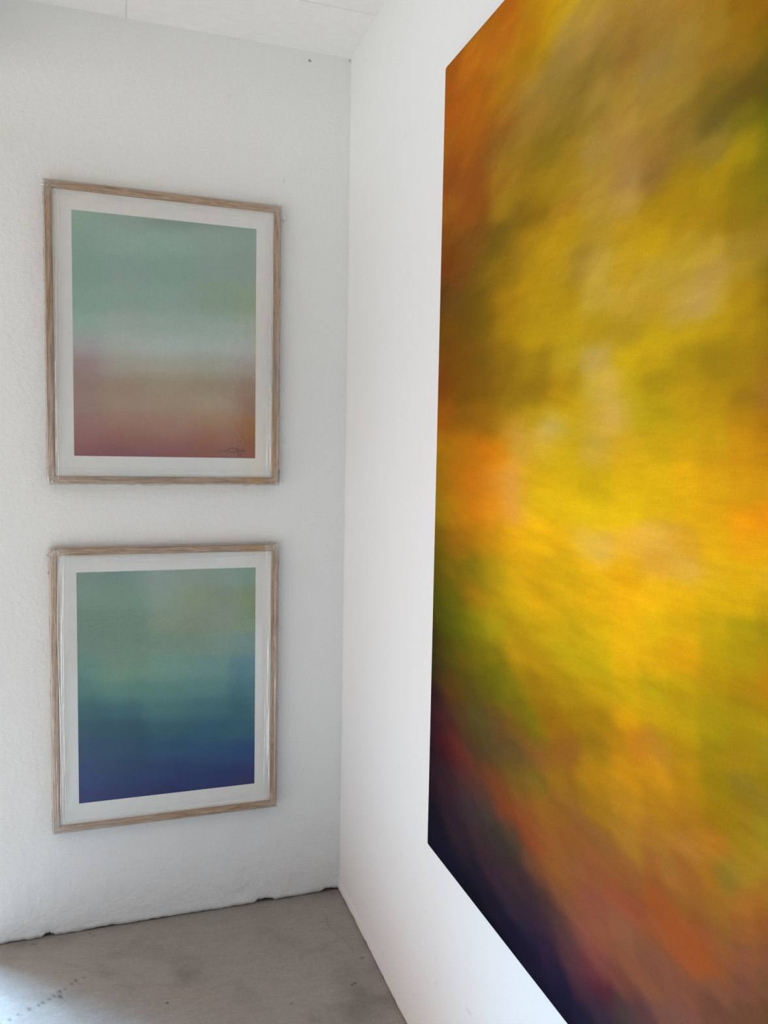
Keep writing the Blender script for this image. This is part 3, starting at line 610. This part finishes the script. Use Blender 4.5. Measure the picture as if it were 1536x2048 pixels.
# ------------------------------------------------------------------ the large canvas
def big_painting():
    y_far, y_near, z0, z1, dep = -0.8556, -2.30, 0.5892, 2.3259, 0.030
    root = bpy.data.objects.new('painting', None); C.objects.link(root)
    zc = (z0+z1)/2; root.location = (0, (y_far+y_near)/2, zc)
    root['label'] = 'large unframed abstract canvas in glowing yellow, orange and dark violet on the right wall'
    root['category'] = 'painting'
    ys = np.concatenate([np.linspace(y_far, -1.95, 250)[:-1], np.linspace(-1.95, y_near, 30)])
    zs = np.linspace(z0, z1, 330)
    Y, Z = np.meshgrid(ys, zs, indexing='ij')
    d = parse(BIG_DABS); t = d[:, 0]+2.733
    wy = 0.030*fbm(Y*8, Z*12, 301, 5); wz = 0.045*fbm(Y*8+40, Z*12, 311, 5)
    slope = np.where(Z > 1.45, 1, -1)
    col = blend(d, Y+wy, Z+wz, 0.0235*t**2, 0.0178*t)
    # soft wiped brushwork: broad strokes fan up to the right above, down to the right below
    mid = np.clip((Z-1.25)/0.35, -1, 1)
    a = 0.62*mid; u = Y*np.cos(a)-Z*np.sin(a); v = Y*np.sin(a)+Z*np.cos(a)
    br = 0.55*fbm(u*7, v*26, 331, 4) + 0.45*fbm(u*20, v*80, 341, 3)
    hue = fbm(u*5+7, v*15, 351, 3)
    col = col*(1+0.24*br[..., None].reshape(-1, 1)) * (1+np.stack([0.08*hue, -0.05*hue, -0.3*hue], -1).reshape(-1, 3))
    # turned-over edge: front face softly rounded into the sides
    X = -dep + 0.0*Y
    r = 0.004
    for arr, e in ((np.abs(Y-y_far), r), (np.abs(Y-y_near), r), (np.abs(Z-z0), r), (np.abs(Z-z1), r)):
        X = X + 0.0022*np.clip(1-arr/e, 0, 1)**2
    nu, nv = Y.shape
    V = np.stack([X, Y, Z], -1).reshape(-1, 3); F = grid_faces(nu, nv)
    ring = [i*nv for i in range(nu)] + [(nu-1)*nv+j for j in range(1, nv)] + [i*nv+nv-1 for i in range(nu-2, -1, -1)] + [j for j in range(nv-2, 0, -1)]
    n0 = len(V); back = V[ring].copy(); back[:, 0] = -0.0035
    V = np.concatenate([V, back]); cols = np.concatenate([col, col[ring]*0.85])
    for i in range(len(ring)):
        j = (i+1) % len(ring); F.append((ring[i], n0+i, n0+j, ring[j]))
    V = V - np.array([root.location])
    c = link_mesh('canvas', V, F, M_CANVAS, root, smooth=True)
    # worn white threads along the edge
    set_color(c, cols)
    y0, y1 = sorted((y_far, y_near)); L = Vector(root.location)
    for nm, b in (('stretcher_bar', (-0.026, -0.004, y1-0.045, y1-0.002, z0+0.002, z1-0.002)), ('stretcher_bar', (-0.026, -0.004, y0+0.002, y0+0.045, z0+0.002, z1-0.002)),
                  ('stretcher_bar', (-0.026, -0.004, y0+0.045, y1-0.045, z0+0.002, z0+0.045)), ('stretcher_bar', (-0.026, -0.004, y0+0.045, y1-0.045, z1-0.045, z1-0.002))):
        v, f = box_verts(*b); v = [(p[0]-L.x, p[1]-L.y, p[2]-L.z) for p in v]
        link_mesh(nm, v, f, M_STRETCHER, root)
big_painting()

# ------------------------------------------------------------------ the two wrapped frames
def tube(pts, r, sides=5):
    V = []; F = []; pts = [Vector(p) for p in pts]
    for i, p in enumerate(pts):
        d = (pts[min(i+1, len(pts)-1)]-pts[max(i-1, 0)]).normalized()
        a = d.cross(Vector((0, 1, 0))).normalized(); b = d.cross(a)
        for k in range(sides):
            t = 2*math.pi*k/sides; V.append(tuple(p + a*r*math.cos(t) + b*0.25*r*math.sin(t)))
    for i in range(len(pts)-1):
        for k in range(sides):
            F.append((i*sides+k, i*sides+(k+1) % sides, (i+1)*sides+(k+1) % sides, (i+1)*sides+k))
    return V, F

def framed_print(x0, x1, z1, z0, px0, px1, pz1, pz0, dabs, label, seed, tab, strokes, ink, lumps):
    root = bpy.data.objects.new('framed_print', None); C.objects.link(root)
    L = Vector(((x0+x1)/2, 0, (z0+z1)/2)); root.location = L
    root['label'] = label; root['category'] = 'framed print'; root['group'] = 'framed art prints still in their plastic wrapping'
    W, Hh, bw, yf, yb = x1-x0, z1-z0, 0.0195, -0.035, -0.004
    # four mitred oak bars; each is modelled along its own X axis
    for ln, pos, ang in ((W, (0, 0, Hh/2), 0), (W, (0, 0, -Hh/2), math.pi), (Hh, (-W/2, 0, 0), -math.pi/2), (Hh, (W/2, 0, 0), math.pi/2)):
        h = ln/2; b = 0.0012
        # section (offset inward from outer edge, y)
        sec = [(0, yb), (0, yf+b), (b, yf), (bw-b*1.5, yf), (bw, yf+b*1.5), (bw, yb)]
        V = []; n = 40
        for i in range(n+1):
            t = i/n
            for o, y in sec: V.append(((-h+o)*(1-t)+(h-o)*t, y, -o))
        F = []
        m = len(sec)
        for i in range(n):
            for k in range(m):
                F.append((i*m+k, (i+1)*m+k, (i+1)*m+(k+1) % m, i*m+(k+1) % m))
        F.append(tuple(range(m))); F.append(tuple(n*m+k for k in reversed(range(m))))
        o = link_mesh('frame_bar', V, F, M_OAK, root); o.location = pos; o.rotation_euler = (0, ang, 0)
    bx = lambda a, b_, c, d, e_, f_: box_verts(a-L.x, b_-L.x, c, d, e_-L.z, f_-L.z)
    v, f = bx(x0+0.006, x1-0.006, -0.010, -0.005, z0+0.006, z1-0.006); link_mesh('backing_board', v, f, M_BACKING, root)
    v, f = bx(x0+bw-0.003, x1-bw+0.003, -0.0245, -0.0105, z0+bw-0.003, z1-bw+0.003); link_mesh('paper_sheet', v, f, M_PAPER, root)
    # the printed field
    nu, nv = 110, 150
    X, Z = np.meshgrid(np.linspace(px0, px1, nu), np.linspace(pz0, pz1, nv), indexing='ij')
    d = parse(dabs)
    wx = 0.06*fbm(X*9, Z*9, seed, 3); wz = 0.035*fbm(X*7+9, Z*7, seed+5, 4)
    col = blend(d, X+wx, Z+wz, 0.058, 0.034)
    V = np.stack([X-L.x, np.full_like(X, -0.025), Z-L.z], -1).reshape(-1, 3); F = grid_faces(nu, nv)
    ring = [i*nv for i in range(nu)] + [(nu-1)*nv+j for j in range(1, nv)] + [i*nv+nv-1 for i in range(nu-2, -1, -1)] + [j for j in range(nv-2, 0, -1)]
    n0 = len(V); bk = V[ring].copy(); bk[:, 1] = -0.0246; V = np.concatenate([V, bk])
    for i in range(len(ring)):
        j = (i+1) % len(ring); F.append((ring[i], n0+i, n0+j, ring[j]))
    pr = link_mesh('printed_image', V, F, M_PRINT, root, smooth=False)
    set_color(pr, np.concatenate([col, col[ring]]))
    Vs, Fs = [], []
    for st, r in strokes:
        v, f = tube([(p[0]-L.x, -0.0252, p[1]-L.z) for p in st], r); n = len(Vs); Vs += v; Fs += [tuple(i+n for i in q) for q in f]
    sg = link_mesh('signature', Vs, Fs, ink, pr)
    # grey felt tab peeping out behind the frame
    (ta, tb, tz0, tz1, tl) = tab
    v = [(ta-L.x, -0.010, tz1-L.z), (tb-L.x, -0.012, tz1-L.z), (tb+tl-L.x, -0.014, tz0-L.z), (ta+tl-L.x, -0.012, tz0-L.z)]
    v += [(p[0], p[1]+0.0015, p[2]) for p in v]
    link_mesh('felt_tab', v, [(0,3,2,1),(4,5,6,7),(0,1,5,4),(1,2,6,5),(2,3,7,6),(3,0,4,7)], M_TAB, root)
    # ---------------- plastic film stretched over the face and folded round the sides
    m = 0.0025
    ax0, ax1, az0, az1 = x0-m, x1+m, z0-m, z1+m
    def axis(a, b, n_mid):
        ed = 0.07
        return np.concatenate([np.linspace(a, a+ed, 150)[:-1], np.linspace(a+ed, b-ed, n_mid)[:-1], np.linspace(b-ed, b, 150)])
    fx, fz = axis(ax0, ax1, 60), axis(az0, az1, 90)
    X, Z = np.meshgrid(fx, fz, indexing='ij')
    dl, dr, db, dt = X-ax0, ax1-X, Z-az0, az1-Z
    def band(dist, along, sd, amp, centre):
        # thin gathered ridges that run with the edge, converge and wander slowly
        w = np.exp(-((dist-centre)/0.012)**2) + 0.7*np.exp(-((dist-0.009)/0.007)**2)
        q = dist + 0.010*fbm(along*2.2, dist*4, sd, 2)
        s = fbm(q*430, along*2.0, sd+3, 2)
        act = np.clip(0.45+2.2*fbm(along*3.4, along*0+sd, sd+7, 3), 0.12, 1.3)
        line = np.clip(1-np.abs(s)/0.07, 0, 1)
        return amp*w*(s*1.5+0.25*line)*act, w*act*line
    Dp = 0; CR = 0
    for dist, along, sd, amp, cen in ((dl, Z, seed+20, 0.0042, 0.034), (dr, Z, seed+40, 0.0042, 0.036), (dt, X, seed+60, 0.0026, 0.036), (db, X, seed+80, 0.0026, 0.038)):
        a, c = band(dist, along, sd, amp, cen); Dp = Dp+a; CR = CR+0.4*c
    # the sharper folds: offset from the edge, strength, where along the side they run (0 = bottom or left)
    def folds(dist, along, lo, hi, items, sd):
        t = (along-lo)/(hi-lo); h = 0; c = 0
        for k, (off, st, t0, t1) in enumerate(items):
            line = off + 0.0035*fbm(t*3.0+k*7, t*0+sd+k, sd+31, 2)*2
            q = np.abs(dist-line)/0.0021
            m_ = np.clip((t-t0)/0.10, 0, 1)*np.clip((t1-t)/0.10, 0, 1)
            m_ = m_*np.clip(0.75+1.6*fbm(t*16, t*0+k*3.1, sd+37+k, 3), 0, 1)
            p = np.clip(1-q, 0, 1)
            h = h + st*0.0022*p*m_; c = c + st*m_*np.clip(1-q*0.75, 0, 1)
        return h, c
    FL = ((0.0255, 1.0, 0.02, 0.55), (0.0300, 0.7, 0.0, 0.80), (0.0375, 0.45, 0.05, 1.0), (0.0235, 0.5, 0.45, 0.95), (0.0100, 0.35, 0.0, 0.5), (0.0150, 0.3, 0.0, 0.4))
    FR = ((0.0270, 0.9, 0.03, 0.45), (0.0335, 0.75, 0.1, 0.72), (0.0410, 0.6, 0.02, 0.50), (0.0300, 0.45, 0.4, 1.0), (0.0080, 0.5, 0.0, 0.6), (0.0130, 0.25, 0.3, 0.9))
    FT = ((0.0300, 0.28, 0.05, 0.6), (0.0370, 0.24, 0.2, 1.0), (0.0455, 0.18, 0.4, 1.0), (0.0260, 0.25, 0.5, 1.0))
    FB = ((0.0290, 0.35, 0.0, 0.5), (0.0360, 0.28, 0.2, 0.9), (0.0440, 0.16, 0.0, 0.7), (0.0100, 0.25, 0.0, 0.3))
    for dist, along, lo, hi, items, sd in ((dl, Z, az0, az1, FL, seed+200), (dr, Z, az0, az1, FR, seed+240), (dt, X, ax0, ax1, FT, seed+280), (db, X, ax0, ax1, FB, seed+320)):
        a, c = folds(dist, along, lo, hi, items, sd); Dp = np.abs(Dp)+a; CR = CR+c
    # bunched corners
    for cx, cz in ((ax0, az0), (ax0, az1), (ax1, az0), (ax1, az1)):
        R = np.hypot(X-cx, Z-cz); q = np.exp(-(R/0.032)**2)
        Dp = Dp + 0.0035*q*fbm(X*260, Z*260, seed+100, 2)
        CR = CR + 0.9*q*np.abs(fbm(X*240, Z*120, seed+110, 2))*2
    Y = yf - 0.0022 - np.abs(Dp)
    edge = np.minimum(np.minimum(dl, dr), np.minimum(dt, db))
    Y = Y + 0.004*np.clip(1-edge/0.005, 0, 1)**2
    nu, nv = X.shape
    V = np.stack([X-L.x, Y, Z-L.z], -1).reshape(-1, 3); F = grid_faces(nu, nv)
    ring = [i*nv for i in range(nu)] + [(nu-1)*nv+j for j in range(1, nv)] + [i*nv+nv-1 for i in range(nu-2, -1, -1)] + [j for j in range(nv-2, 0, -1)]
    cre = [*(np.clip(CR, 0, 1).ravel())]
    base = V[ring]; prev = ring; Vs = [V]; n0 = len(V)
    rr = np.random.RandomState(seed); k1 = np.arange(len(ring))
    for lv, yy in enumerate((-0.026, -0.018, -0.010, -0.003)):
        out = np.abs(fbm(k1*0.21+lv*0.4, k1*0+lv*0.7, seed+150, 3))*0.009
        b = base.copy(); cxy = b[:, [0, 2]]
        sgn = np.sign(cxy); hx = (np.abs(np.abs(cxy[:, 0])-(W/2+m)) < 1e-4); hz = (np.abs(np.abs(cxy[:, 1])-(Hh/2+m)) < 1e-4)
        b[:, 0] += np.where(hx, sgn[:, 0]*out, 0); b[:, 2] += np.where(hz, sgn[:, 1]*out, 0); b[:, 1] = yy
        Vs.append(b); cre += list(np.clip(out*60, 0, 0.7))
        cur = [n0+lv*len(ring)+i for i in range(len(ring))]
        for i in range(len(ring)):
            j = (i+1) % len(ring); F.append((prev[i], cur[i], cur[j], prev[j]))
        prev = cur
    V = np.concatenate(Vs)
    # loose crumpled ears of film at the corners
    for (ex, ez, s) in lumps:
        n = 9; gx, gz = np.meshgrid(np.linspace(-1, 1, n), np.linspace(-1, 1, n), indexing='ij')
        rad = 1-0.25*np.hypot(gx, gz)
        vx = ex-L.x+gx*s*rad; vz = ez-L.z+gz*s*1.3*rad
        vy = -0.018+0.011*fbm(gx*3.1+ex*50, gz*3.1, seed+170, 3)*2
        off = len(V); V = np.concatenate([V, np.stack([vx, vy, vz], -1).reshape(-1, 3)]); F += grid_faces(n, n, off)
        cre += [0.75*float(q) for q in np.clip(1-np.hypot(gx, gz)*0.8, 0, 1).ravel()]
    fo = link_mesh('plastic_wrap', V, F, M_FILM, root, smooth=True)
    set_float(fo, cre, 'crease_glint')
    return root

def px_strokes(k, ox, oz, data):
    return [([(ox+a*k, oz-b*k) for a, b in st], r) for st, r in data]
# signature strokes, in image pixels from the lower right corner of each print
SIG_A = [([(-79, -11), (-76, -14), (-72, -14), (-66, -13), (-60, -15), (-54, -17)], .0006), ([(-66, -13), (-61, -14), (-56, -17)], .0009),
         ([(-56, -17), (-53, -20), (-49, -21), (-43, -20.5), (-38, -20)], .0008), ([(-56, -12.5), (-50, -12.5), (-44, -12), (-38, -12.5), (-29, -13)], .0008),
         ([(-39, -20), (-37.5, -15), (-37, -10), (-35, -6.5), (-31, -6.5), (-28, -8)], .0008), ([(-42, -16), (-35, -17), (-28, -16.5), (-23, -14.5), (-19, -17)], .0009),
         ([(-26.5, -22), (-26, -16), (-26.5, -12.5)], .0008)]
SIG_B = [([(-36, -17), (-32, -20), (-28, -19), (-24, -20)], .0007), ([(-33, -20), (-32.5, -12), (-32, -7)], .0008), ([(-20, -20), (-17, -15), (-14, -12)], .0008),
         ([(-56, -10), (-50, -11), (-45, -12)], .0006), ([(-14, -19), (-9, -18), (-6, -19)], .0006)]
framed_print(-0.8978, -0.2268, 2.2409, 1.3882, -0.8270, -0.2998, 2.1675, 1.4683, UPPER_DABS,
             'upper oak framed print fading from sage green to dusty rose, wrapped in clear plastic', 401,
             (-0.2268, -0.2195, 1.390, 1.434, -0.002), px_strokes(0.001465, -0.2998, 1.4683, SIG_A), M_INK,
             ((-0.2130, 2.2060, 0.010), (-0.238, 2.2440, 0.010), (-0.9020, 2.2300, 0.008)))
framed_print(-0.8964, -0.2261, 1.1957, 0.3402, -0.8250, -0.2961, 1.1244, 0.4210, LOWER_DABS,
             'lower oak framed print deepening from pale green to dark blue, wrapped in clear plastic', 503,
             (-0.2275, -0.2245, 1.130, 1.166, 0.0055), px_strokes(0.001465, -0.2961, 0.4210, SIG_B), M_INK2,
             ((-0.9010, 1.1780, 0.008), (-0.9000, 1.1250, 0.006)))
